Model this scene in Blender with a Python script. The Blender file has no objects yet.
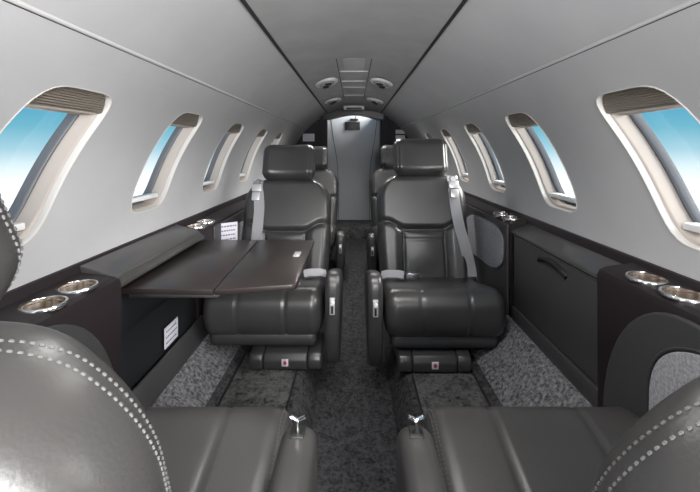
import bpy, bmesh, math, random
from mathutils import Vector, Matrix
random.seed(7)
SC = bpy.context.scene
COL = SC.collection
PI = math.pi
CZ = 0.98                      # eye height above the aisle floor; heights h below are relative to it

# ------------------------------------------------------------------ camera
cam = bpy.data.cameras.new('camera'); camo = bpy.data.objects.new('camera', cam); COL.objects.link(camo)
camo.location = (0, 0, CZ); camo.rotation_euler = (PI/2, 0, 0)
cam.sensor_width = 36; cam.lens = 380*36/700
cam.shift_x = -4/700; cam.shift_y = -97/700
cam.clip_start = 0.01
SC.camera = camo
# ------------------------------------------------------------------ colour management
SC.view_settings.view_transform = 'Standard'; SC.view_settings.look = 'None'
SC.view_settings.gamma = 1; SC.view_settings.use_curve_mapping = False
SC.view_settings.exposure = 0.42
SC.cycles.use_denoising = True
SC.cycles.max_bounces = 10; SC.cycles.diffuse_bounces = 6
SC.cycles.sample_clamp_indirect = 6
# ------------------------------------------------------------------ sky
W = bpy.data.worlds.new('sky'); SC.world = W; W.use_nodes = True
nt = W.node_tree; nt.nodes.clear()
tc = nt.nodes.new('ShaderNodeTexCoord'); sp = nt.nodes.new('ShaderNodeSeparateXYZ')
mr = nt.nodes.new('ShaderNodeMapRange'); mr.inputs['From Min'].default_value = -.5; mr.inputs['From Max'].default_value = .5
rp = nt.nodes.new('ShaderNodeValToRGB'); bgn = nt.nodes.new('ShaderNodeBackground'); wo = nt.nodes.new('ShaderNodeOutputWorld')
nt.links.new(tc.outputs['Generated'], sp.inputs[0]); nt.links.new(sp.outputs['Z'], mr.inputs['Value'])
nt.links.new(mr.outputs[0], rp.inputs[0]); nt.links.new(rp.outputs[0], bgn.inputs[0]); nt.links.new(bgn.outputs[0], wo.inputs[0])
cr = rp.color_ramp
stops = [(0.0, (5, 5, 5)), (.30, (5, 5, 5)), (.385, (1.3, 1.3, 1.3)), (.435, (.87, .91, .93)), (.47, (.62, .76, .81)), (.50, (.34, .57, .67)),
         (.545, (.15, .42, .54)), (.60, (.08, .33, .50)), (.72, (.05, .24, .42))]
cr.elements[0].position = stops[0][0]; cr.elements[0].color = (*stops[0][1], 1)
cr.elements[1].position = stops[-1][0]; cr.elements[1].color = (*stops[-1][1], 1)
for p, c in stops[1:-1]:
    e = cr.elements.new(p); e.color = (*c, 1)
bgn.inputs['Strength'].default_value = .95
# ------------------------------------------------------------------ sun and daylight from the open cockpit end
sun = bpy.data.lights.new('sun', 'SUN'); suno = bpy.data.objects.new('sun', sun); COL.objects.link(suno)
sun.energy = 18.0; sun.angle = math.radians(50); sun.color = (1, .97, .93)
suno.rotation_euler = Vector((-1, .25, -.42)).to_track_quat('-Z', 'Y').to_euler()
suno.location = (4, -1, 3)
ar = bpy.data.lights.new('cockpit_daylight', 'AREA'); aro = bpy.data.objects.new('cockpit_daylight', ar); COL.objects.link(aro)
ar.shape = 'RECTANGLE'; ar.size = .9; ar.size_y = .7; ar.energy = 66; ar.color = (1, .98, .96)
aro.location = (.42, -.72, CZ+.12); aro.rotation_euler = Vector((-.95, 1, -.12)).to_track_quat('-Z', 'Y').to_euler()

# ------------------------------------------------------------------ materials
def mat(name, col, rough=.5, metal=0., bump=None, var=None, coat=0., spec=.5, emit=None):
    m = bpy.data.materials.new(name); m.use_nodes = True
    n = m.node_tree; b = n.nodes['Principled BSDF']
    b.inputs['Base Color'].default_value = (*col, 1); b.inputs['Roughness'].default_value = rough
    b.inputs['Metallic'].default_value = metal; b.inputs['Coat Weight'].default_value = coat
    b.inputs['Specular IOR Level'].default_value = spec
    t = n.nodes.new('ShaderNodeTexCoord')
    if var:
        sc, amt, det = var
        nz = n.nodes.new('ShaderNodeTexNoise'); nz.inputs['Scale'].default_value = sc; nz.inputs['Detail'].default_value = det
        n.links.new(t.outputs['Object'], nz.inputs['Vector'])
        r = n.nodes.new('ShaderNodeValToRGB')
        r.color_ramp.elements[0].position = .35; r.color_ramp.elements[1].position = .65
        r.color_ramp.elements[0].color = (*[c*(1-amt) for c in col], 1)
        r.color_ramp.elements[1].color = (*[min(1, c*(1+amt)) for c in col], 1)
        n.links.new(nz.outputs[0], r.inputs[0]); n.links.new(r.outputs[0], b.inputs['Base Color'])
    if bump:
        sc, st, dist = bump
        nz = n.nodes.new('ShaderNodeTexNoise'); nz.inputs['Scale'].default_value = sc; nz.inputs['Detail'].default_value = 3
        n.links.new(t.outputs['Object'], nz.inputs['Vector'])
        bp = n.nodes.new('ShaderNodeBump'); bp.inputs['Strength'].default_value = st; bp.inputs['Distance'].default_value = dist
        n.links.new(nz.outputs[0], bp.inputs['Height']); n.links.new(bp.outputs[0], b.inputs['Normal'])
    if emit:
        b.inputs['Emission Color'].default_value = (*emit[0], 1); b.inputs['Emission Strength'].default_value = emit[1]
    return m
M = {}
M['leather'] = mat('charcoal leather', (.041, .040, .0405), .33, bump=(200, .14, .003), var=(6, .12, 2), spec=.75)
M['leather2'] = mat('grey leather', (.043, .041, .040), .36, bump=(260, .12, .002), var=(6, .1, 2))
M['leather_pad'] = mat('dark console leather', (.040, .040, .042), .45, bump=(300, .1, .002))
M['liner'] = mat('light grey headliner', (.41, .41, .42), .85, bump=(60, .08, .003), var=(5, .03, 3))
M['ceiling'] = mat('grey ceiling panel', (.30, .30, .30), .8, bump=(80, .1, .003), var=(8, .05, 3))
M['trim'] = mat('pale trim bead', (.50, .50, .50), .5)
M['gap'] = mat('black seam', (.012, .012, .013), .7)
M['brown'] = mat('very dark brown laminate', (.013, .009, .011), .5, spec=.35)
M['ledge'] = mat('charcoal laminate ledge', (.060, .058, .058), .28, var=(20, .08, 3))
M['cabinet'] = mat('charcoal cabinet face', (.042, .042, .044), .42)
M['recess'] = mat('blue black panel', (.010, .011, .014), .5)
M['wood'] = mat('dark brown table veneer', (.026, .020, .019), .36, var=(9, .15, 5), coat=.15)
M['chrome'] = mat('polished metal', (.75, .75, .75), .18, metal=1)
M['satin'] = mat('satin silver', (.62, .62, .62), .35, metal=.45)
M['steel'] = mat('dull steel', (.45, .45, .46), .35, metal=1)
M['frame'] = mat('warm taupe window moulding', (.36, .32, .29), .6)
M['framelip'] = mat('pale window lip', (.50, .48, .46), .5)
M['rubber'] = mat('grey window seal', (.085, .09, .10), .45)
M['sill'] = mat('white plastic sill', (.7, .7, .7), .4)
M['black'] = mat('black plastic', (.012, .012, .012), .4)
M['belt'] = mat('silver grey webbing', (.33, .33, .35), .6, bump=(500, .3, .001))
M['thread'] = mat('pale grey thread', (.10, .10, .10), .8)
M['paper'] = mat('white placard', (.62, .61, .68), .5)
M['ink'] = mat('grey print', (.15, .15, .2), .6)
M['red'] = mat('red print', (.45, .03, .03), .6)
M['door'] = mat('pale grey door laminate', (.50, .51, .53), .5)
M['divider'] = mat('dark divider fabric', (.028, .028, .033), .8, bump=(200, .2, .003))
M['fabric'] = mat('grey woven fabric', (.28, .28, .30), .9, bump=(420, .5, .003), var=(160, .25, 2))
M['vent'] = mat('satin vent plate', (.6, .6, .59), .35)

def carpet(name, c0, c1, sc, pattern=None):
    m = bpy.data.materials.new(name); m.use_nodes = True
    n = m.node_tree; b = n.nodes['Principled BSDF']; b.inputs['Roughness'].default_value = 1; b.inputs['Specular IOR Level'].default_value = .15
    t = n.nodes.new('ShaderNodeTexCoord')
    a = n.nodes.new('ShaderNodeTexNoise'); a.inputs['Scale'].default_value = sc; a.inputs['Detail'].default_value = 6; a.inputs['Roughness'].default_value = .75
    n.links.new(t.outputs['Object'], a.inputs['Vector'])
    r = n.nodes.new('ShaderNodeValToRGB'); r.color_ramp.elements[0].position = .36; r.color_ramp.elements[1].position = .66
    r.color_ramp.elements[0].color = (*c0, 1); r.color_ramp.elements[1].color = (*c1, 1)
    h = a.outputs[0]
    if pattern:
        w = n.nodes.new('ShaderNodeTexVoronoi'); w.inputs['Scale'].default_value = pattern; w.feature = 'SMOOTH_F1'
        nz = n.nodes.new('ShaderNodeTexNoise'); nz.inputs['Scale'].default_value = 30
        ad = n.nodes.new('ShaderNodeMixRGB'); ad.blend_type = 'LINEAR_LIGHT'; ad.inputs[0].default_value = .04
        n.links.new(t.outputs['Object'], nz.inputs['Vector']); n.links.new(t.outputs['Object'], ad.inputs[1]); n.links.new(nz.outputs[1], ad.inputs[2])
        n.links.new(ad.outputs[0], w.inputs['Vector'])
        mx = n.nodes.new('ShaderNodeMath'); mx.operation = 'MULTIPLY_ADD'; mx.inputs[1].default_value = .35; n.links.new(w.outputs[0], mx.inputs[0])
        s2 = n.nodes.new('ShaderNodeMath'); s2.operation = 'MULTIPLY'; s2.inputs[1].default_value = .82; n.links.new(h, s2.inputs[0]); n.links.new(s2.outputs[0], mx.inputs[2])
        h = mx.outputs[0]
    n.links.new(h, r.inputs[0]); n.links.new(r.outputs[0], b.inputs['Base Color'])
    bp = n.nodes.new('ShaderNodeBump'); bp.inputs['Strength'].default_value = .9; bp.inputs['Distance'].default_value = .01
    n.links.new(h, bp.inputs['Height']); n.links.new(bp.outputs[0], b.inputs['Normal'])
    return m
M['carpet'] = carpet('charcoal cut pile carpet', (.010, .010, .011), (.085, .085, .09), 90, 45)
M['carpet_light'] = carpet('grey cut pile carpet', (.035, .035, .038), (.33, .33, .35), 80)
M['carpet_mat'] = carpet('sculpted charcoal carpet', (.010, .010, .011), (.14, .14, .14), 70, 26)

def glass():
    m = bpy.data.materials.new('clear window pane'); m.use_nodes = True; n = m.node_tree; n.nodes.clear()
    o = n.nodes.new('ShaderNodeOutputMaterial'); t = n.nodes.new('ShaderNodeBsdfTransparent'); t.inputs[0].default_value = (.97, .985, .99, 1)
    g = n.nodes.new('ShaderNodeBsdfGlossy'); g.inputs['Roughness'].default_value = .02
    mx = n.nodes.new('ShaderNodeMixShader'); mx.inputs[0].default_value = .04
    n.links.new(t.outputs[0], mx.inputs[1]); n.links.new(g.outputs[0], mx.inputs[2]); n.links.new(mx.outputs[0], o.inputs[0]); return m
M['glass'] = glass()
def ribbed(name, c, scale, horiz='Z'):
    m = mat(name, c, .55); n = m.node_tree; b = n.nodes['Principled BSDF']
    t = n.nodes.new('ShaderNodeTexCoord'); w = n.nodes.new('ShaderNodeTexWave'); w.bands_direction = horiz; w.inputs['Scale'].default_value = scale
    n.links.new(t.outputs['Object'], w.inputs['Vector'])
    bp = n.nodes.new('ShaderNodeBump'); bp.inputs['Strength'].default_value = .8; bp.inputs['Distance'].default_value = .004
    n.links.new(w.outputs[0], bp.inputs['Height']); n.links.new(bp.outputs[0], b.inputs['Normal']); return m
M['shade'] = ribbed('pleated taupe shade', (.21, .18, .15), 60)
def brushed():
    m = mat('brushed bronze', (.42, .33, .26), .42, metal=.85); n = m.node_tree; b = n.nodes['Principled BSDF']
    t = n.nodes.new('ShaderNodeTexCoord'); mp = n.nodes.new('ShaderNodeMapping'); mp.inputs['Scale'].default_value = (1, 1, .02)
    a = n.nodes.new('ShaderNodeTexNoise'); a.inputs['Scale'].default_value = 55; a.inputs['Detail'].default_value = 2
    n.links.new(t.outputs['Object'], mp.inputs[0]); n.links.new(mp.outputs[0], a.inputs['Vector'])
    r = n.nodes.new('ShaderNodeValToRGB'); r.color_ramp.elements[0].position = .4; r.color_ramp.elements[1].position = .6
    r.color_ramp.elements[0].color = (.30, .23, .18, 1); r.color_ramp.elements[1].color = (.95, .86, .76, 1)
    n.links.new(a.outputs[0], r.inputs[0]); n.links.new(r.outputs[0], b.inputs['Base Color']); return m
M['bronze'] = brushed()

# ------------------------------------------------------------------ helpers
def link(name, me, m, parent=None, smooth=True):
    if m is not None:
        me.materials.append(M[m] if isinstance(m, str) else m)
    if smooth:
        for p in me.polygons: p.use_smooth = True
    o = bpy.data.objects.new(name, me); COL.objects.link(o)
    if parent is not None: o.parent = parent
    return o
def mesh(name, vs, fs, m, parent=None, smooth=True, recalc=True):
    me = bpy.data.meshes.new(name); me.from_pydata([tuple(v) for v in vs], [], fs)
    bm = bmesh.new(); bm.from_mesh(me)
    if recalc: bmesh.ops.recalc_face_normals(bm, faces=bm.faces)
    bm.to_mesh(me); bm.free()
    return link(name, me, m, parent, smooth)
def auto(o, ang=40):
    o.data.set_sharp_from_angle(angle=math.radians(ang)); return o
def bevel_bm(bm, w, seg=3, ang=25):
    es = [e for e in bm.edges if len(e.link_faces) == 2 and e.calc_face_angle(0) > math.radians(ang)]
    bmesh.ops.bevel(bm, geom=es, offset=w, segments=seg, profile=.5, affect='EDGES', clamp_overlap=True)
def bmobj(name, bm, m, parent=None, bev=0, seg=3):
    bmesh.ops.recalc_face_normals(bm, faces=bm.faces)
    if bev: bevel_bm(bm, bev, seg)
    me = bpy.data.meshes.new(name); bm.to_mesh(me); bm.free()
    o = link(name, me, m, parent, True); auto(o, 35); return o
def add_box(bm, x0, x1, y0, y1, z0, z1):
    v = [bm.verts.new(p) for p in [(x0,y0,z0),(x1,y0,z0),(x1,y1,z0),(x0,y1,z0),(x0,y0,z1),(x1,y0,z1),(x1,y1,z1),(x0,y1,z1)]]
    for f in [(0,3,2,1),(4,5,6,7),(0,1,5,4),(1,2,6,5),(2,3,7,6),(3,0,4,7)]: bm.faces.new([v[i] for i in f])
def box(name, x0, x1, y0, y1, z0, z1, m, parent=None, bev=.003, seg=2):
    bm = bmesh.new(); add_box(bm, min(x0,x1), max(x0,x1), min(y0,y1), max(y0,y1), min(z0,z1), max(z0,z1))
    return bmobj(name, bm, m, parent, bev, seg)
def prism(name, pts, axis, a0, a1, m, parent=None, bev=0, seg=3):
    """pts 2-D polygon; axis 'x': pts are (y,z); 'y': (x,z); 'z': (x,y)."""
    def p3(p, a): return {'x': (a, p[0], p[1]), 'y': (p[0], a, p[1]), 'z': (p[0], p[1], a)}[axis]
    bm = bmesh.new()
    A = [bm.verts.new(p3(p, a0)) for p in pts]; B = [bm.verts.new(p3(p, a1)) for p in pts]
    bm.faces.new(A); bm.faces.new(list(reversed(B)))
    n = len(pts)
    for i in range(n): bm.faces.new([A[i], A[(i+1) % n], B[(i+1) % n], B[i]])
    return bmobj(name, bm, m, parent, bev, seg)
def empty(name, loc, rz=0):
    o = bpy.data.objects.new(name, None); COL.objects.link(o); o.location = loc; o.rotation_euler = (0, 0, rz); o.empty_display_size = .1; return o
def tag(o, label, cat, group=None):
    o['label'] = label; o['category'] = cat
    if group: o['group'] = group
    return o
def struct(o): o['kind'] = 'structure'; return o
def catmull(pts, n=8, closed=False):
    out = []; N = len(pts); P = [Vector(p) for p in pts]
    rng = range(N) if closed else range(N-1)
    for i in rng:
        p0 = P[(i-1) % N] if closed or i > 0 else P[0]; p1 = P[i]; p2 = P[(i+1) % N]
        p3 = P[(i+2) % N] if closed or i+2 < N else P[-1]
        for k in range(n):
            t = k/n
            out.append(.5*((2*p1)+(p2-p0)*t+(2*p0-5*p1+4*p2-p3)*t*t+(3*p1-p0-3*p2+p3)*t**3))
    if not closed: out.append(P[-1])
    return out
def add_tube(bm, pts, r, seg=8):
    pts = [Vector(p) for p in pts]; rings = []
    up = None
    for i, p in enumerate(pts):
        d = (pts[min(i+1, len(pts)-1)] - pts[max(i-1, 0)]).normalized()
        if up is None: up = d.orthogonal().normalized()
        up = (up - d*up.dot(d)).normalized(); s = d.cross(up)
        rings.append([bm.verts.new(p+up*math.cos(2*PI*k/seg)*r+s*math.sin(2*PI*k/seg)*r) for k in range(seg)])
    for a, b in zip(rings, rings[1:]):
        for k in range(seg): bm.faces.new([a[k], a[(k+1) % seg], b[(k+1) % seg], b[k]])
    bm.faces.new(rings[0][::-1]); bm.faces.new(rings[-1])
def tube(name, pts, r, m, parent=None, seg=8):
    bm = bmesh.new(); add_tube(bm, pts, r, seg); return bmobj(name, bm, m, parent)
def ribbon(name, pts, wdir, w, t, m, parent=None):
    """flat strap along pts, width along wdir, thickness t"""
    P = [Vector(p) for p in pts]; bm = bmesh.new(); rings = []
    for i, p in enumerate(P):
        d = (P[min(i+1, len(P)-1)] - P[max(i-1, 0)]).normalized()
        wd = Vector(wdir); wd = (wd - d*wd.dot(d)).normalized(); n = d.cross(wd)
        rings.append([bm.verts.new(p+wd*a*w/2+n*b*t/2) for a, b in ((-1,-1),(1,-1),(1,1),(-1,1))])
    for a, b in zip(rings, rings[1:]):
        for k in range(4): bm.faces.new([a[k], a[(k+1) % 4], b[(k+1) % 4], b[k]])
    bm.faces.new(rings[0][::-1]); bm.faces.new(rings[-1])
    return bmobj(name, bm, m, parent)
def lathe(name, prof, m, parent=None, loc=(0,0,0), seg=40, axis='z'):
    vs, fs = [], []
    for r, z in prof:
        for k in range(seg):
            a = 2*PI*k/seg; vs.append((loc[0]+r*math.cos(a), loc[1]+r*math.sin(a), loc[2]+z))
    for i in range(len(prof)-1):
        for k in range(seg): fs.append((i*seg+k, i*seg+(k+1) % seg, (i+1)*seg+(k+1) % seg, (i+1)*seg+k))
    o = mesh(name, vs, fs, m, parent); auto(o, 50); return o
def cut(o, cutters):
    """subtract cylinders (x,y,z0,z1,r) from o"""
    bm = bmesh.new()
    for x, y, z0, z1, r in cutters:
        bmesh.ops.create_cone(bm, cap_ends=True, segments=40, radius1=r, radius2=r, depth=z1-z0, matrix=Matrix.Translation((x, y, (z0+z1)/2)))
    me = bpy.data.meshes.new('cutter'); bm.to_mesh(me); bm.free(); c = bpy.data.objects.new('cutter', me); COL.objects.link(c)
    md = o.modifiers.new('b', 'BOOLEAN'); md.object = c; md.solver = 'EXACT'
    bpy.context.view_layer.update()
    dg = bpy.context.evaluated_depsgraph_get(); new = bpy.data.meshes.new_from_object(o.evaluated_get(dg))
    o.modifiers.clear(); o.data = new; bpy.data.objects.remove(c)
    auto(o, 35)
def sm(a, b, x):
    t = max(0, min(1, (x-a)/(b-a))); return t*t*(3-2*t)
def rnd(e, r):
    t = max(0, min(1, e/r)); return math.sqrt(max(0, 1-(1-t)**2))
def slab(name, L, Wf, front, back, m, parent, nu=90, nv=90, re=.035, v0=0., ufun=None, curve=None):
    """upholstered slab: x across, z up, front towards -y."""
    vs, fs = [], []
    def g(n):
        out = []
        for i in range(n+1):
            s = -1+2*i/n; out.append(.55*s+.45*math.sin(PI*s/2) if abs(s) < 1 else s)
        return out
    U = g(nu); V = [(q+1)/2*L for q in g(nv)]
    idx = {}
    for side in (0, 1):
        for j, v in enumerate(V):
            Wv = Wf(v)
            for i, u in enumerate(U):
                edge = i in (0, nu) or j in (0, nv)
                if side == 1 and edge: idx[1, i, j] = idx[0, i, j]; continue
                x = u*Wv; p = rnd((1-abs(u))*Wv, re)*rnd(min(v, L-v), re)
                y = -front(x, v)*p if side == 0 else back(x, v)*p
                if curve: y += curve(x, v)
                idx[side, i, j] = len(vs); vs.append((x, y, v+v0))
    for side in (0, 1):
        for j in range(nv):
            for i in range(nu):
                q = (idx[side, i, j], idx[side, i+1, j], idx[side, i+1, j+1], idx[side, i, j+1])
                q = tuple(dict.fromkeys(q))
                if len(q) >= 3: fs.append(q if side == 0 else q[::-1])
    return mesh(name, vs, fs, m, parent)
def loft(name, prof, W, r, m, parent, dips=(), nx=72, c=None):
    """closed (y,z) profile swept along x with pillow ends; dips: [(x, depth, width)]"""
    P = [Vector(p) for p in prof]; n = len(P)
    area = sum(P[i].x*P[(i+1) % n].y-P[(i+1) % n].x*P[i].y for i in range(n)); sgn = 1 if area > 0 else -1
    N = []
    for i in range(n):
        d = (P[(i+1) % n]-P[i-1]).normalized(); N.append(Vector((-d.y, d.x))*sgn)   # inward
    vs, fs = [], []
    xs = []
    for i in range(nx+1):
        s = -1+2*i/nx; xs.append(W*(.5*s+.5*math.sin(PI*s/2)))
    for x in xs:
        e = r*(1-rnd(W-abs(x), r))
        for dx, dd, dw in dips: e += dd*math.exp(-((x-dx)/dw)**2)
        for p, q in zip(P, N): a = p+q*e; vs.append((x, a.x, a.y))
    for i in range(nx):
        for k in range(n): fs.append((i*n+k, i*n+(k+1) % n, (i+1)*n+(k+1) % n, (i+1)*n+k))
    fs.append(tuple(range(n))[::-1]); fs.append(tuple(nx*n+k for k in range(n)))
    o = mesh(name, vs, fs, m, parent); auto(o, 60); return o
def rrect(a0, a1, b0, b1, r, n=6):
    out = []
    for cx, cy, s in ((a1-r, b1-r, 0), (a0+r, b1-r, 1), (a0+r, b0+r, 2), (a1-r, b0+r, 3)):
        for k in range(n+1):
            t = (s+k/n)*PI/2; out.append((cx+r*math.cos(t), cy+r*math.sin(t)))
    return out
def stitches(name, pts, parent, ln=.0042, gap=.0062, r=.0011, nrm=None, m='thread'):
    """short thread stitches laid along a polyline"""
    P = [Vector(p) for p in pts]; bm = bmesh.new(); acc = 0
    for a, b in zip(P, P[1:]):
        L = (b-a).length; d = (b-a)/L if L else None
        if not L: continue
        while acc < L:
            c = a+d*acc; up = d.orthogonal().normalized(); s = d.cross(up)
            ends = [bm.verts.new(c-d*ln/2), bm.verts.new(c+d*ln/2)]
            ring = [[bm.verts.new(c+d*q*ln/2+up*r*math.cos(k*PI/3)+s*r*math.sin(k*PI/3)) for k in range(6)] for q in (-.6, .6)]
            for k in range(6):
                bm.faces.new([ring[0][k], ring[0][(k+1) % 6], ring[1][(k+1) % 6], ring[1][k]])
                bm.faces.new([ends[0], ring[0][(k+1) % 6], ring[0][k]]); bm.faces.new([ends[1], ring[1][k], ring[1][(k+1) % 6]])
            acc += gap
        acc -= L
    return bmobj(name, bm, m, parent)

# ------------------------------------------------------------------ fuselage shell
R, ZC = .735, -.27
Y0, Y1 = -.55, 4.62
def wall_pt(side, y, th, off=0.):
    t = math.radians(th); return (side*(R+off)*math.cos(t), y, CZ+ZC+(R+off)*math.sin(t))
WIN = [.83+.585*k for k in range(-1, 5)]
CELL = .2925; T0, T1 = 1., 38.
TW0, TW1 = 4.2, 33.5        # window opening, degrees
def win_outline(k, n=64, sc=1.0, dy=0):
    """superellipse in (y, theta), leaning with height"""
    out = []
    hy = .122*sc; ht = (TW1-TW0)/2*(1-(1-sc)*.8)
    for i in range(n):
        a = 2*PI*i/n; c, s = math.cos(a), math.sin(a); p = 5.0
        q = (abs(c)**p+abs(s)**p)**(-1/p); u, v = c*q, s*q
        out.append((WIN[k]-.010+dy+hy*u+.060*v, (TW0+TW1)/2+ht*v))
    return out
def build_wall(side, name):
    vs, fs = [], []
    def patch(y0, y1, t0, t1, ny, ntt):
        b = len(vs)
        for j in range(ntt+1):
            for i in range(ny+1): vs.append(wall_pt(side, y0+(y1-y0)*i/ny, t0+(t1-t0)*j/ntt))
        for j in range(ntt):
            for i in range(ny): fs.append((b+j*(ny+1)+i, b+j*(ny+1)+i+1, b+(j+1)*(ny+1)+i+1, b+(j+1)*(ny+1)+i))
    patch(Y0, Y1, -4, T0, 4, 3); patch(Y0, Y1, T1, 67.5, 4, 14)
    ya = WIN[0]-CELL; yb = WIN[-1]+CELL
    patch(Y0, ya, T0, T1, 2, 14); patch(yb, Y1, T0, T1, 2, 14)
    for k, yc in enumerate(WIN):
        n = 64; inner = win_outline(k, n); outer = []
        for (y, t) in inner:
            dy, dt = (y-yc)/CELL, (t-(T0+T1)/2)/((T1-T0)/2); s = 1/max(abs(dy), abs(dt)); outer.append((yc+dy*s*CELL, (T0+T1)/2+dt*s*(T1-T0)/2))
        b = len(vs); rings = 7
        for q in range(rings):
            f = q/(rings-1)
            for a, o in zip(inner, outer): vs.append(wall_pt(side, a[0]+(o[0]-a[0])*f, a[1]+(o[1]-a[1])*f))
        for q in range(rings-1):
            for i in range(n): fs.append((b+q*n+i, b+q*n+(i+1) % n, b+(q+1)*n+(i+1) % n, b+(q+1)*n+i))
        # corners of the cell
        for cy in (yc-CELL, yc+CELL):
            for ct in (T0, T1):
                for i0 in range(n):
                    i1 = (i0+1) % n; pa, pb = outer[i0], outer[i1]; E = 1e-6
                    ya_ = abs(pa[0]-cy) < E or abs(pb[0]-cy) < E; ta_ = abs(pa[1]-ct) < E or abs(pb[1]-ct) < E
                    both = (abs(pa[0]-cy) < E and abs(pb[0]-cy) < E) or (abs(pa[1]-ct) < E and abs(pb[1]-ct) < E)
                    if ya_ and ta_ and not both: break
                else: continue
                c = len(vs); vs.append(wall_pt(side, cy, ct)); fs.append((b+(rings-1)*n+i0, b+(rings-1)*n+i1, c))
    for yj in [WIN[0]-CELL+2*CELL*i for i in range(len(WIN)+1)]:      # overlap behind the panel joints
        b = len(vs)
        for j in range(21):
            for dy in (-.012, .012): vs.append(wall_pt(side, yj+dy, T0-.6+(T1-T0+1.2)*j/20, .0025))
        for j in range(20): fs.append((b+2*j, b+2*j+1, b+2*j+3, b+2*j+2))
    o = mesh(name, vs, fs, 'liner'); struct(o)
    return o
wl = build_wall(-1, 'wall_left'); wr = build_wall(1, 'wall_right')
# outer skin below the ledge so nothing is open to the sky
for s, nm in ((-1, 'wall_lower_left'), (1, 'wall_lower_right')):
    struct(box(nm, s*.742, s*.77, Y0, Y1, 0, CZ-.29, 'brown', bev=0))

win_i = 0
def ring_strip(loops, side):
    """loops: list of lists of (y,theta,off)"""
    vs, fs = [], []; n = len(loops[0])
    for lp in loops:
        for y, t, o in lp: vs.append(wall_pt(side, y, t, o))
    for q in range(len(loops)-1):
        for i in range(n): fs.append((q*n+i, q*n+(i+1) % n, (q+1)*n+(i+1) % n, (q+1)*n+i))
    return vs, fs
for side in (-1, 1):
    for k in range(len(WIN)):
        win_i += 1
        w = struct(empty('window_%d' % win_i, (0, 0, 0)))
        def lp(sc, off, dy=0): return [(y, t, off) for y, t in win_outline(k, 64, sc, dy)]
        vs, fs = ring_strip([lp(1.012, -.0004), lp(1.003, -.0022), lp(.992, -.0005), lp(.984, .005), lp(.978, .014)], side); mesh('window_lip', vs, fs, 'framelip', w)
        vs, fs = ring_strip([lp(.978, .014), lp(.955, .016), lp(.945, .020), lp(.925, .040), lp(.915, .052)], side); mesh('window_frame', vs, fs, 'frame', w)
        vs, fs = ring_strip([lp(.918, .051), lp(.905, .048), lp(.885, .050), lp(.87, .056), lp(.865, .072)], side); mesh('window_seal', vs, fs, 'rubber', w)
        # pane as a filled fan
        o_ = win_outline(k, 64, .88); vs = [wall_pt(side, y, t, .068) for y, t in o_]
        vs.append(wall_pt(side, WIN[k], (TW0+TW1)/2, .068)); mesh('window_pane', vs, [(i, (i+1) % 64, 64) for i in range(64)], 'glass', w)
        # pleated shade pulled up into the head of the reveal
        o_ = [p for p in win_outline(k, 160, .975) if p[1] > 29.4]
        lo = 28.7
        ys = sorted(o_, key=lambda p: p[0]); vs, fs = [], []
        for y, t in ys:
            for f in range(5): vs.append(wall_pt(side, y-(t-lo)*.0012*(1-f/4), lo+(t-lo)*f/4, .014+.006*math.sin(PI*f/4)*-1))
        for i in range(len(ys)-1):
            for f in range(4): fs.append((i*5+f, (i+1)*5+f, (i+1)*5+f+1, i*5+f+1))
        nfr = len(vs)
        for i in range(len(ys)): x, y, z = vs[i*5]; vs.append((x+side*.03, y, z-.004))
        for i in range(len(ys)-1): fs.append((i*5, (i+1)*5, nfr+i+1, nfr+i))
        mesh('window_shade', vs, fs, 'shade', w)
        yl, yr = ys[0][0]-.004, ys[-1][0]-.004
        tube('shade_rail', [wall_pt(side, yl-.006, lo, .016), wall_pt(side, yr-.008, lo, .016)], .0035, 'frame', w)
        # sill catch at the foot
        bm = bmesh.new(); z0 = CZ+ZC+R*math.sin(math.radians(TW0+2.6))
        add_box(bm, *(sorted((side*(R+.012), side*(R+.046)))), WIN[k]-.135, WIN[k]+.035, z0, z0+.016)
        bmobj('window_sill', bm, 'sill', w, .003, 2)

# seams
def bead(side, th, r, off, name, m, y0=Y0, y1=4.35):
    return struct(tube(name, [wall_pt(side, y0+(y1-y0)*i/20, th, off) for i in range(21)], r, m, seg=10))
n_t = 0
for s in (-1, 1):
    n_t += 1; bead(s, 43.2, .0050, .0015, 'trim_%d' % n_t, 'trim')
    n_t += 1; bead(s, 42.75, .0012, .0005, 'trim_%d' % n_t, 'gap')
    n_t += 1; bead(s, 66.0, .006, -.004, 'trim_%d' % n_t, 'gap')
# ceiling panel, a shallow arch hung just below the skin
vs, fs = [], []; CT = [66.3+(180-132.6)*i/24 for i in range(25)]
def ceil_pt(th, y):
    t = math.radians(th); f = (th-66.3)/(180-132.6)*2-1
    x = R*math.cos(t)*1.0; z = CZ+.398+.045*(1-f*f)
    return (x, y, z)
for j in range(12):
    y = Y0+(4.35-Y0)*j/11
    for th in CT: vs.append(ceil_pt(th, y))
for j in range(11):
    for i in range(24): fs.append((j*25+i, j*25+i+1, (j+1)*25+i+1, (j+1)*25+i))
struct(mesh('ceiling', vs, fs, 'ceiling'))
def ceil_z(x):
    f = max(-1, min(1, x/.295)); return CZ+.398+.045*(1-f*f)

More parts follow.
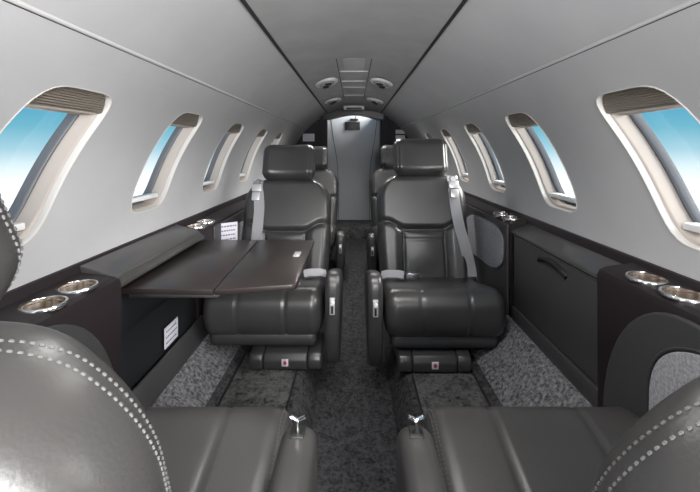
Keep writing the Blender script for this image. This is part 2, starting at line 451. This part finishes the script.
# ------------------------------------------------------------------ floors
def sweep(name, pts, y0, y1, m):
    vs = [(x, y, CZ+z) for y in (y0, y1) for x, z in pts]; n = len(pts)
    return mesh(name, vs, [(i, i+1, n+i+1, n+i) for i in range(n-1)], m, smooth=False)
struct(sweep('floor', [(-.20, -.98), (.20, -.98)], Y0, 4.35, 'carpet'))
struct(box('floor_far', -.75, .75, 4.15, 4.7, CZ-1.0, CZ-.855, 'carpet_mat', bev=.01))
for s, nm in ((-1, 'left'), (1, 'right')):
    top = .462; out = .66
    # riser, raised deck, side kick
    struct(prism('floor_riser_'+nm, [(s*.145, CZ-.985), (s*.148, CZ-.975), (s*.192, CZ-.885), (s*.203, CZ-.872), (s*.225, CZ-.870), (s*.225, CZ-1.0)], 'y', Y0, 4.15, 'carpet'))
    struct(prism('floor_deck_'+nm, [(s*.222, CZ-.875), (s*.222, CZ-.868), (s*top, CZ-.868), (s*top, CZ-.875)], 'y', Y0, 4.15, 'carpet_mat'))
    struct(prism('floor_kick_'+nm, [(s*.458, CZ-.875), (s*.460, CZ-.867), (s*.490, CZ-.845), (s*.494, CZ-.875)], 'y', Y0, 4.15, 'carpet'))
    struct(prism('floor_slope_'+nm, [(s*.489, CZ-.88), (s*.489, CZ-.845), (s*(.585 if s < 0 else .632), CZ-(.765 if s < 0 else .70)), (s*.74, CZ-.70), (s*.74, CZ-.88)], 'y', Y0, 4.15, 'carpet_light'))
    n_t += 1; struct(box('trim_%d' % n_t, s*.221, s*.227, Y0, 4.15, CZ-.87, CZ-.864, 'gap', bev=.001))
    n_t += 1; struct(box('trim_%d' % n_t, s*.456, s*.463, Y0, 4.15, CZ-.87, CZ-.863, 'gap', bev=.001))

# ------------------------------------------------------------------ far bulkhead
BY = 4.55
wb = struct(box('wall_back', -.76, .76, BY+.03, BY+.07, 0, CZ+.50, 'divider', bev=0))
# dark side partitions with arched outer edge
for s, nm in ((-1, 'left'), (1, 'right')):
    pts = [(s*.305, CZ-.855), (s*.305, CZ+.47)]
    for i in range(13):
        t = math.radians(62-68*i/12); pts.append((s*(R-.004)*math.cos(t), CZ+ZC+(R-.004)*math.sin(t)))
    pts.append((s*.70, CZ-.855))
    struct(prism('wall_partition_'+nm, pts, 'y', 4.32, 4.36, 'divider', bev=.004))
    struct(box('wall_pilaster_'+nm, s*.300, s*.385, 4.27, 4.325, CZ-.855, CZ+.40, 'divider', bev=.012))
dr = struct(empty('door_1', (0, BY, CZ-.855)))
def dbox(name, x0, x1, y0, y1, z0, z1, m, bev=.002): return box(name, x0, x1, y0-BY, y1-BY, z0+.855, z1+.855, m, dr, bev)
dbox('door_panel', -.34, .34, BY, BY+.03, -.85, .46, 'door')
for s in (-1, 1):
    pts = catmull([(s*.285, -.004, 1.30), (s*.25, -.004, 1.0), (s*.205, -.004, .72), (s*.185, -.004, .40), (s*.185, -.004, .005)], 8)
    tube('panel_seam', pts, .0028, 'gap', dr)
gr = empty('vent_grille', (-.02, -.006, 1.13)); gr.parent = dr
box('grille_frame', -.09, .09, -.004, .006, -.05, .05, 'black', gr, .002)
for i in range(4): box('slat', -.082, .082, -.010, .002, -.042+i*.024, -.030+i*.024, 'cabinet', gr, .001)
gl = empty('door_latch', (0, -.01, 1.205)); gl.parent = dr
box('latch_plate', -.05, .05, -.012, .008, -.012, .012, 'black', gl, .003)
tube('latch_bar', [(.02, -.02, -.02), (.02, -.02, .04)], .006, 'chrome', gl)
# arched soffit where the ceiling drops ahead of the door
pts = [(x, CZ+.40+.05-(x/.33)**2*.03) for x in [-.40+.8*i/16 for i in range(17)]] 
low = [(x, CZ+.352+.03*math.cos(x/.33*PI*.9)) for x in [.335-.67*i/24 for i in range(25)]]
struct(prism('ceiling_soffit', [(-.335, CZ+.47)]+[(.335, CZ+.47)]+low, 'y', 4.20, 4.36, 'cabinet', bev=.004))
def placard(x, y, z, w, h, label, rows=4, axis='y', side=1, m='paper', rz=0):
    """flat printed placard; axis y faces -y; axis x lies on a side wall"""
    o = empty('placard', (x, y, z))
    if axis == 'x': o.rotation_euler = (0, 0, -side*PI/2)
    if rz: o.rotation_euler = (0, 0, rz)
    box('placard_plate', -w/2, w/2, -.0015, .0015, -h/2, h/2, m, o, .0005)
    bm = bmesh.new(); random.seed(int(w*1e4+h*1e3))
    for i in range(rows):
        zz = h/2-(i+.8)*h/(rows+.6); x0 = -w*.42
        while x0 < w*.36:
            l = random.uniform(.05, .16)*w; add_box(bm, x0, min(x0+l, w*.42), -.0022, -.0012, zz-h*.035, zz+h*.035); x0 += l+w*.035
    bmobj('printed_text', bm, 'ink', o)
    return tag(o, label, 'placard')
placard(-.515, 4.315, CZ+.13, .13, .085, 'white printed placard on the dark left partition of the far bulkhead')
placard(.525, 4.315, CZ+.195, .105, .045, 'upper of two small white placards on the dark right partition', 2)
placard(.525, 4.315, CZ+.13, .105, .05, 'lower of two small white placards on the dark right partition', 2)

# ------------------------------------------------------------------ ceiling fittings
cp = tag(empty('ceiling_service_panel', (0, 1.85, CZ+.4425)), 'long narrow grey service panel with pale cross bars along the middle of the ceiling', 'ceiling panel')
def crel(x, y, z): return (x, y-1.85, z-(CZ+.43))
b_ = box('panel_body', -.082, .082, .0, 1.55, -.001, .012, 'ceiling', cp, .003)
for yb in (.30, .61, .85, 1.25):
    box('cross_bar', -.080, .080, yb-.006, yb+.006, -.006, .002, 'trim', cp, .003)
for s in (-1, 1): box('panel_edge', s*.084, s*.088, 0, 1.55, -.004, .010, 'gap', cp, .001)
el = tag(empty('ceiling_light_slot', (0, 3.92, CZ+.425)), 'small dark rectangular slot fitting in pale bezel, far end of the ceiling', 'ceiling fitting')
box('bezel', -.105, .105, -.045, .02, -.022, .02, 'vent', el, .006)
box('slot', -.078, .078, -.050, -.02, -.020, -.002, 'black', el, .003)
spots = [(-.170, .86, 'added unseen left air vent plate on the ceiling, housing for a fill light'), (.170, .86, 'added unseen right air vent plate on the ceiling, housing for a fill light'),  # this nearest pair is added out of view to carry fill lights
         (-.175, 2.42, 'second left air vent plate with two dark nozzles on the ceiling'), (.175, 2.42, 'second right air vent plate with two dark nozzles on the ceiling'),
         (-.185, 3.30, 'far left air vent plate on the ceiling toward the door'), (.185, 3.30, 'far right air vent plate on the ceiling toward the door')]
for x, y, lab in spots:
    z = ceil_z(x); slope = math.atan(.045*2*abs(x)/.295**2)
    o = tag(empty('air_vent', (x, y, z-.004)), lab, 'air vent', 'ceiling air vents')
    o.rotation_euler = (0, (1 if x > 0 else -1)*slope, (-.22 if x > 0 else .22))
    def oval(name, a, b, z0, z1, m, cx=0, cy=0, par=o):
        pts = [(cx+a*math.cos(2*PI*i/32), cy+b*math.sin(2*PI*i/32)) for i in range(32)]
        return prism(name, pts, 'z', z0, z1, m, par, .003, 2)
    oval('vent_plate', .070, .150, -.010, .004, 'vent')
    oval('vent_recess', .048, .110, -.0125, -.009, 'ceiling')
    for q in (-1, 1):
        n_ = lathe('nozzle', [(.0, -.030), (.014, -.030), (.020, -.026), (.024, -.014), (.024, -.008)], 'black', o, (0, q*.052+.0, 0), 24)
        if q == 1:
            sl = bpy.data.lights.new('vent_fill_light', 'SPOT'); sl.energy = 10; sl.spot_size = math.radians(140); sl.spot_blend = .8; sl.shadow_soft_size = .03; sl.color = (1, .98, .95)  # fill spot added below each vent to brighten the leather and cabin
            so = bpy.data.objects.new('vent_fill_light', sl); COL.objects.link(so); so.location = (x, y, z-.05)
        lathe('nozzle_ring', [(.024, -.008), (.029, -.016), (.033, -.008)], 'steel', o, (0, q*.052, 0), 24)

# ------------------------------------------------------------------ side valance, consoles and cabinets
for s, nm in ((-1, 'left'), (1, 'right')):
    zt = -.303 if s < 0 else -.283
    pts = [(s*.752, CZ+zt+.004), (s*.727, CZ+zt), (s*.723, CZ+zt-.006), (s*.712, CZ-.36), (s*.752, CZ-.38)]
    n_t += 1; struct(prism('trim_%d' % n_t, pts, 'y', Y0, 4.30, 'brown'))

def cup(parent, x, y, z):
    c = empty('cup_holder', (x, y, z)); c.parent = parent
    lathe('ring', [(.0365, -.006), (.037, .0), (.038, .003), (.0415, .003), (.0430, .001), (.0430, -.004)], 'chrome', c, (0, 0, 0), 48)
    lathe('liner', [(.0368, .001), (.0358, -.045), (.036, -.050), (.0, -.050)], 'bronze', c, (0, 0, 0), 48)
    return c
def arch_path(y0, y1, z0, z1, rr, n=14):
    """outline (y,z) with a big rounded upper far corner"""
    pts = [(y0, z0), (y0, z1)]
    for i in range(n+1):
        a = PI/2-PI/2*i/n; pts.append((y1-rr[0]+rr[0]*math.cos(a), z1-rr[1]+rr[1]*math.sin(a)))
    pts.append((y1, z0)); return pts
def console(name, s, y0, y1, zt, face, cups, arch, label, body='brown', xin=None):
    o = tag(empty(name, (s*.70, y0, CZ-.86)), label, 'side console', 'side consoles along the cabin walls')
    ox, oy, oz = o.location
    pts = [(s*.735, CZ-.865), (s*(face+.002), CZ-.70), (s*face, CZ+zt-.02), (s*(face+.006), CZ+zt-.006), (s*(face+.02), CZ+zt), (s*.735, CZ+zt+.012)]
    if s > 0: pass
    b = prism('body', pts, 'y', y0, y1, body, None, 0)
    cz = CZ+zt+.003
    if cups: cut(b, [(s*cx, cy, cz-.055, cz+.06, .0372) for cx, cy in cups])
    b.parent = o; b.matrix_parent_inverse = Matrix.Translation((-ox, -oy, -oz))
    for cx, cy in cups: cup(o, s*cx-ox, cy-oy, cz-oz+.002)
    if arch:
        a0, a1, z0, z1, rr, inset = arch
        pts = [(y-oy, z+CZ-oz) for y, z in arch_path(a0, a1, z0, z1, rr)]
        xa = s*(face-.007)-ox; xb = s*(face+.01)-ox
        p = prism('leather_pad', pts, 'x', xa, xb, 'leather_pad', o, .006, 4)
        if inset:
            f0, f1, g0, g1 = inset
            fy = (f0+f1)/2; fz = (g0+g1)/2
            pts = []
            for i in range(48):
                t = 2*PI*i/48; c, q = math.cos(t), math.sin(t)
                pts.append((fy+(f1-f0)/2*math.copysign(abs(c)**.62, c)-oy, CZ+fz+(g1-g0)/2*math.copysign(abs(q)**.7, q)-oz-.10*(g1-g0)*c))
            prism('fabric_inset', pts, 'x', s*(face-.011)-ox, s*(face-.005)-ox, 'fabric', p, .003, 3)
            ring = [(s*(face-.0075)-ox, a, b2) for a, b2 in pts]; ring.append(ring[0])
            tube('inset_piping', [(r_[0], fy-oy+(r_[1]-fy+oy)*1.03, (r_[2]-(CZ+fz-oz))*1.03+CZ+fz-oz) for r_ in ring], .0035, 'leather_pad', p, 6)
    return o
# left side
console('side_console', -1, -.45, 1.0, -.335, .612, [(.664, .912), (.660, .808)], (-.2, .985, -.84, -.350, (.27, .36), None),
        'dark left side console with two bronze cup holders beside the nearest left seat')
console('side_console', -1, 1.56, 2.46, -.335, .635, [(.678, 1.63), (.678, 1.73)], (1.72, 2.40, -.84, -.350, (.22, .30), (1.80, 2.30, -.62, -.40)),
        'left side console with two cup holders beyond the folded-out table')
console('side_console', -1, 2.48, 4.15, -.335, .640, [], (2.55, 3.9, -.84, -.350, (.22, .30), None),
        'far left side console beside the rearmost left seat')
# right side
console('side_console', 1, -.45, .985, -.305, .630, [(.683, .884), (.683, .785)], (-.2, .955, -.84, -.322, (.24, .34), (.40, .80, -.66, -.36)),
        'dark right side console with two bronze cup holders beside the nearest right seat')
console('side_console', 1, 1.58, 2.46, -.305, .650, [(.690, 1.66), (.690, 1.76)], (1.60, 2.40, -.84, -.318, (.01, .01), (1.63, 2.20, -.56, -.345)),
        'right side console with arched fabric panel between cabinet and front right seat')
console('side_console', 1, 2.48, 4.15, -.305, .650, [], (2.55, 3.9, -.84, -.320, (.22, .30), None),
        'far right side console beside the rearmost right seat')

# right storage cabinet with drop-down door
c = tag(empty('storage_cabinet', (.70, 1.28, CZ-.70)), 'charcoal side cabinet with large flat door and slot handle along the right wall', 'cabinet')
def cb(name, x0, x1, y0, y1, z0, z1, m, par=c, bev=.003): return box(name, x0-.70, x1-.70, y0-1.28, y1-1.28, z0+.70, z1+.70, m, par, bev)
pts = [(.672-.70, 0), (.672-.70, .352), (.742-.70, .375), (.742-.70, 0)]
prism('body', pts, 'y', -.29, .295, 'brown', c)
prism('worktop', [(.652-.70, .352), (.654-.70, .362), (.665-.70, .368), (.735-.70, .398), (.735-.70, .375), (.668-.70, .348)], 'y', -.292, .297, 'ledge', c, .002)
d = cb('door', .656, .674, 1.003, 1.560, -.640, -.353, 'cabinet', bev=.004)
hp = catmull([(.657-.70, 1.352-1.28, .306), (.651-.70, 1.325-1.28, .320), (.650-.70, 1.265-1.28, .328), (.651-.70, 1.205-1.28, .320), (.657-.70, 1.178-1.28, .304)], 6)
hp = [(p[0], p[1]-.005, p[2]) for p in hp]
hb = tube('handle', hp, .009, 'black', d, 8)
cb('kick_panel', .650, .672, 1.0, 1.565, -.705, -.645, 'cabinet', bev=.003)
box('door_edge', .6535-.70, .658-.70, -.282, .284, .345, .348, 'steel', c, .0005)

# left table console with the dark pocket under the table
c = tag(empty('table_console', (-.70, 1.28, CZ-.76)), 'low charcoal side console with sloped ledge that the left table folds out from', 'side console')
prism('body', [(-.645+.70, .03), (-.660+.70, .40), (-.742+.70, .425), (-.742+.70, 0), (-.60+.70, 0)], 'y', -.275, .275, 'recess', c)
prism('ledge', [(.070, .405), (.072, .420), (.060, .428), (-.025, .452), (-.032, .44), (-.030, .405)], 'y', -.278, .275, 'ledge', c, .003)
prism('ledge_lip', [(.088, .395), (.088, .404), (.070, .418), (.064, .405)], 'y', -.278, .275, 'leather2', c, .002)
prism('base_panel', [(.104, -.005), (.074, .072), (.066, .072), (.060, -.005)], 'y', -.275, .30, 'leather_pad', c, .002)
prism('pocket_roll', [(.045+.018*math.cos(a*PI/8), .30+.07*math.sin(a*PI/8)) for a in range(16)], 'y', -.27, .27, 'recess', c)
placard(-.637, 1.325, CZ-.640, .095, .07, 'small white placard low on the dark panel beneath the left table', 3, 'x', -1)
placard(-.600, 1.82, CZ-.40, .085, .095, 'white printed card on the left console just behind the table', 4, rz=math.radians(38))

# ------------------------------------------------------------------ folding table
TZ = CZ-.38
t = tag(empty('folding_table', (-.40, 1.3, TZ)), 'dark brown two-leaf folding table extended from the left wall in front of the seat', 'table')
def leaf(name, pts): return prism(name, [(x+.40, y-1.3) for x, y in pts], 'z', -.016, 0, 'wood', t, .0025, 2)
A = leaf('table_leaf', [(-.640, 1.036), (-.380, 1.026), (-.400, 1.59), (-.640, 1.59)])
rn = [(-.180+.018*math.cos(a), 1.082+.018*math.sin(a)-.0) for a in [math.radians(-95+ i*18) for i in range(6)]]
B = leaf('table_leaf', [(-.377, 1.026)]+rn+[(-.166, 1.585), (-.397, 1.59)])
tube('hinge', [(-.3785+.40, 1.031-1.3, -.010), (-.3985+.40, 1.588-1.3, -.010)], .004, 'black', t, 8)
box('support_rail', -.620+.40, -.372+.40,   1.044-1.3, 1.066-1.3, -.030, -.014, 'steel', t, .003)
box('support_arm', -.615+.40, -.40+.40, 1.075-1.3, 1.095-1.3, -.040, -.016, 'black', t, .003)
box('support_arm', -.615+.40, -.40+.40, 1.52-1.3, 1.54-1.3, -.040, -.016, 'black', t, .003)
lt = box('latch', -.011, .011, -.028, .028, -.001, .003, 'satin', t, .001); lt.location = (-.205+.40, 1.37-1.3, 0)

# ------------------------------------------------------------------ seats
FL = CZ-.868
def make_seat(cx, y0, rz, out, label, recline=14, hinge=.215, arm=.262, bz=.150, ffx=.045, bmax=.245, lap=True, tlever=False, foot=True, arm_drop=0., near=False, headless=False, lift=0, cloc=0):
    """out = +1/-1: local x side of the window. faces local -y"""
    st = tag(empty('passenger_seat', (cx, y0, FL), rz), label, 'seat', 'charcoal leather passenger seats')
    L = 'leather2' if near else 'leather'
    ai = -out
    # seat cushion with rolled front
    pr = catmull([(-.256, .225), (-.243, .283), (-.195, .313), (-.10, .296), (.05, .258), (.22, .225), (.255, .20), (.25, .13), (.10, .115), (-.10, .115), (-.205, .128), (-.243, .165)], 5, True)
    cu = loft('seat_cushion', pr, .235, .045, L, st, [(-.095*out*-1 if False else -.095, .006, .004), (.092, .006, .004)])
    prs = [(p.x, p.y) for p in pr]
    # base under the cushion
    bpf = rrect(-.222, .20, .082, .150, .03)
    loft('seat_base', bpf, .213, .02, 'leather_pad', st, nx=24)
    prism('pedestal', [(-.10, -.002), (-.10, .085), (.16, .085), (.16, -.002)], 'x', -.12, .12, 'black', st, .005)
    # footrest
    if foot:
        fx = ai*ffx
        fr = empty('footrest', (fx, -.235, 0)); fr.parent = st
        pf = [(-.002, .006), (-.006, .042), (.008, .066), (.055, .078), (.16, .078), (.16, .006)]
        pf = [(a, b+.0) for a, b in pf]
        prism('center_panel', pf, 'x', -.085, .085, 'leather_pad', fr, .006, 3)
        for q in (-1, 1): prism('end_pad', [(a*1.0-.002, b+.001) for a, b in pf], 'x', q*.087, q*.142, 'leather', fr, .010, 4)
        lb = box('warning_label', -.013, .013, -.0075, -.0045, .022, .050, 'paper', fr, .0005)
        lb.rotation_euler = (0, 0, 0)
        prism('warning_mark', [(.007*math.cos(a*PI/3), .036+.009*math.sin(a*PI/3)) for a in range(6)], 'y', -.0083, -.0070, 'red', lb)
    # armrest on the aisle side
    if near: ap = rrect(-.075, .20, .055, .395, .055, 8)
    else:
        ap = catmull([(-.250, .13), (-.252, .30), (-.235, .362), (-.19, .378), (-.08, .350), (.10, .295), (.17, .255), (.185, .19), (.15, .12), (-.05, .045), (-.17, .015), (-.225, .03)], 5, True)
        ap = [(p[0], p[1]-arm_drop) for p in ap]
    ar_ = loft('armrest', ap, .030, .022, L, st, nx=20); ar_.location.x = ai*arm
    fx = ai*arm
    if not tlever:
        zc = .262-arm_drop
        pl = box('control_plate', fx-.010, fx+.010, -.262, -.240, zc-.032, zc+.032, 'satin', ar_, .002); pl.location.x = -fx
        k = lathe('control_knob', [(.0, .014), (.006, .013), (.0085, .006), (.009, 0)], 'sill', pl, (0, 0, 0), 20)
        k.rotation_euler = (PI/2, 0, 0); k.location = (fx, -.261, zc+.014)
        box('control_slot', fx-.004, fx+.004, -.2635, -.248, zc-.026, zc+.002, 'black', pl, .0005)
    else:
        bm = bmesh.new(); add_tube(bm, [(0, -.025, .385), (0, -.025, .413)], .0028, 10)
        add_tube(bm, [(q*.013, -.025-.003, .413+.006*abs(q)) for q in (-1, -.5, 0, .5, 1)], .0034, 10)
        bmobj('recline_lever', bm, 'chrome', ar_)
        pl = box('lever_plate', -.012, .012, -.040, -.010, .390, .3965, 'black', ar_, .002)
    # backrest frame: everything tilts about the hinge
    bk = empty('backrest', (cloc, hinge, bz)); bk.parent = st; bk.rotation_euler = (-math.radians(recline), 0, 0)
    Lb = .605
    def Wf(v):
        w = .222+.014*sm(0, .3, v)
        r = .135
        if v > Lb-r: w = w-r+math.sqrt(max(0, r*r-(v-(Lb-r))**2))
        return w
    def vs_(x): return .312+.040*sm(.09, .19, abs(x))
    def fr_(x, v):
        t = .050; ax = abs(x); s_ = vs_(x)
        t += .020*sm(.100, .150, ax)*(1-sm(s_-.03, s_+.02, v))
        t += .016*sm(s_-.004, s_+.03, v)
        t += .010*(1-sm(.0, .16, ax))*sm(.05, .2, v)*(1-sm(s_-.03, s_, v))
        t -= .011*math.exp(-((v-s_)/.005)**2)
        if v < s_-.02: t -= .011*math.exp(-((ax-.105)/.005)**2)
        if ax < .105: t -= .006*math.exp(-((v-(s_-.048))/.0035)**2)
        return t
    def bk_(x, v):
        return .042
    slab('back_cushion', Lb, Wf, fr_, bk_, L, bk, 84, 110, .045)
    # headrest
    hl = .212
    def Wh(v):
        w = .146; r = .050
        r2 = .085 if near else .050
        if v > hl-r2: w = w-r2+math.sqrt(max(0, r2*r2-(v-(hl-r2))**2))
        if v < r: w = w-r+math.sqrt(max(0, r*r-(r-v)**2))
        return w
    def hf(x, v): return .060-.006*math.exp(-((abs(x)-.122)/.003)**2)
    hre = .05
    h = slab('headrest', hl, Wh, hf, lambda x, v: .042, L, bk, 60, 50, .05, curve=lambda x, v: -.022*(x/.14)**2)
    if near: h.rotation_euler.x = -.13
    h.location = (0, -.028, Lb-(.026 if near else .018))
    if near:
        # twin rows of pale stitching round the edge of the backrest
        for ins in (.0065, .0115):
            half = [(Wf(v)-ins, v) for v in [.05+(Lb-ins-.05)*i/140 for i in range(141)]]
            wt = half[-1][0]
            half += [(wt*(1-i/12), Lb-ins) for i in range(1, 13)]
            dense = half+[(-x, v) for x, v in reversed(half)]
            stitches('stitching', [(x, -fr_(x, v)*rnd(Wf(v)-abs(x), .045)*rnd(min(v, Lb-v), .045)-.0004, v) for x, v in dense], bk, .0038, .0054, .0011)
        for ins in (.005, .0095):
            half = [(Wh(v)-ins, v) for v in [ins+(hl-2*ins)*i/90 for i in range(91)]]
            dense = half+[(-x, v) for x, v in reversed(half)]
            stitches('stitching', [(x, -.06*rnd(Wh(v)-abs(x), .05)*rnd(min(v, hl-v), .05)-.022*(x/.14)**2-.0004, v) for x, v in dense], h, .0038, .0054, .0010)
        # cushion edge stitching, two rows at the aisle end
        for q in (.010, .016):
            x = ai*(.235-.045+.045*math.sin(math.acos(1-.30)) if False else .235-q-.004)
            e = .045*(1-rnd(.235-abs(x), .045))
            pts = []
            n = len(pr)
            for i in range(n):
                dvec = (pr[(i+1) % n]-pr[i-1]).normalized(); nn = Vector((dvec.y, -dvec.x))
                area = 1
                p = pr[i]
                cc = Vector((0, .21)); 
                if nn.dot(p-cc) < 0: nn = -nn
                pp = p-nn*(e-.0008)
                if p.y > .2 or p.x < -.2: pts.append((x, pp.x, pp.y))
            # order from front-bottom up and over
            pts.sort(key=lambda p: (p[1]) if p[2] > .25 else -1+p[2])
            stitches('stitching', pts, cu, .0055, .0085, .0011)
    # shoulder belt with buckle
    bx = out*.160
    def onb(x, v, g=.004):
        e = rnd(Wf(v)-abs(x), .045)*rnd(min(v, Lb-v), .045)
        return (x, -(max(fr_(x+q*.014, v) for q in (-2, -1, 0, 1, 2))*e+g), v)
    vv = [(bx, Lb-.015), (bx, Lb-.06), (out*min(.161, bmax+.01), .50), (out*min(.165, bmax), .42), (out*min(.176, bmax), .33), (out*min(.20, bmax), .22), (out*min(.222, bmax), .12), (out*bmax, .07)]
    pts = []
    for x, v in vv:
        xx = max(-.215, min(.215, x)); p = onb(xx, v, .009); pts.append((x, min(p[1], -.055), v))
    pts = catmull(pts, 4)
    if not near:
        sb = ribbon('shoulder_belt', pts, (1, -.05*out, 0), .054, .003, 'belt', bk)
        b2 = empty('belt_buckle', (bx, -.086, Lb-.075)); b2.parent = sb
        box('buckle_plate', -.026, .026, -.006, .006, -.012, .026, 'satin', b2, .003)
        box('buckle_tongue', -.021, .021, -.010, .004, -.062, -.018, 'satin', b2, .003)
        tube('buckle_ring', [(.018*math.cos(2*PI*i/20), -.002, .038+.016*math.sin(2*PI*i/20)) for i in range(21)], .003, 'chrome', b2, 8)
        tl = box('belt_end', -.024, .024, -.008, .004, -.03, .012, 'black', sb, .003)
        tl.location = pts[-1]
        # lap belt end and buckle where cushion meets backrest
        if lap: lp_ = ribbon('lap_belt', [(ai*.225, .10, .268), (ai*.20, .085, .280), (ai*.15, .075, .282), (ai*.125, .07, .278)], (0, .75, .6), .040, .012, 'belt', st)
        if lap: box('lap_buckle', ai*.115, ai*.055, .060, .090, .262, .292, 'steel', lp_, .004)
    return st
D2 = math.radians
make_seat(.357, 1.70, 0, 1, 'front-facing charcoal leather seat on the right of the aisle beside the cabinet', 15, arm=.275, bz=.142, bmax=.225)
make_seat(-.361, 1.72, 0, -1, 'charcoal leather seat on the left with the brown table in front of it', 20, arm=.277, ffx=.092, bmax=.140, bz=.126)
make_seat(-.375, 3.02, 0, -1, 'rear left charcoal seat, mostly hidden behind the seat at the table', 13, arm_drop=.12, foot=False, arm=.275, bmax=.20, bz=.105, lap=False)
make_seat(.375, 2.95, 0, 1, 'rear right charcoal seat, mostly hidden behind the seat beside the cabinet', 13, arm_drop=.12, foot=False, arm=.245, bmax=.20, bz=.115, lap=False)
make_seat(-.366, .61, PI, 1, 'nearest left seat seen from behind, its pale-stitched backrest in the lower left corner', 18.2, hinge=.225, bz=.18, arm=.272, tlever=True, foot=False, near=True)
make_seat(.382, .61, PI, -1, 'nearest right seat seen from behind, its pale-stitched backrest in the lower right corner', 21.6, hinge=.225, bz=.18, arm=.278, tlever=True, foot=False, near=True)
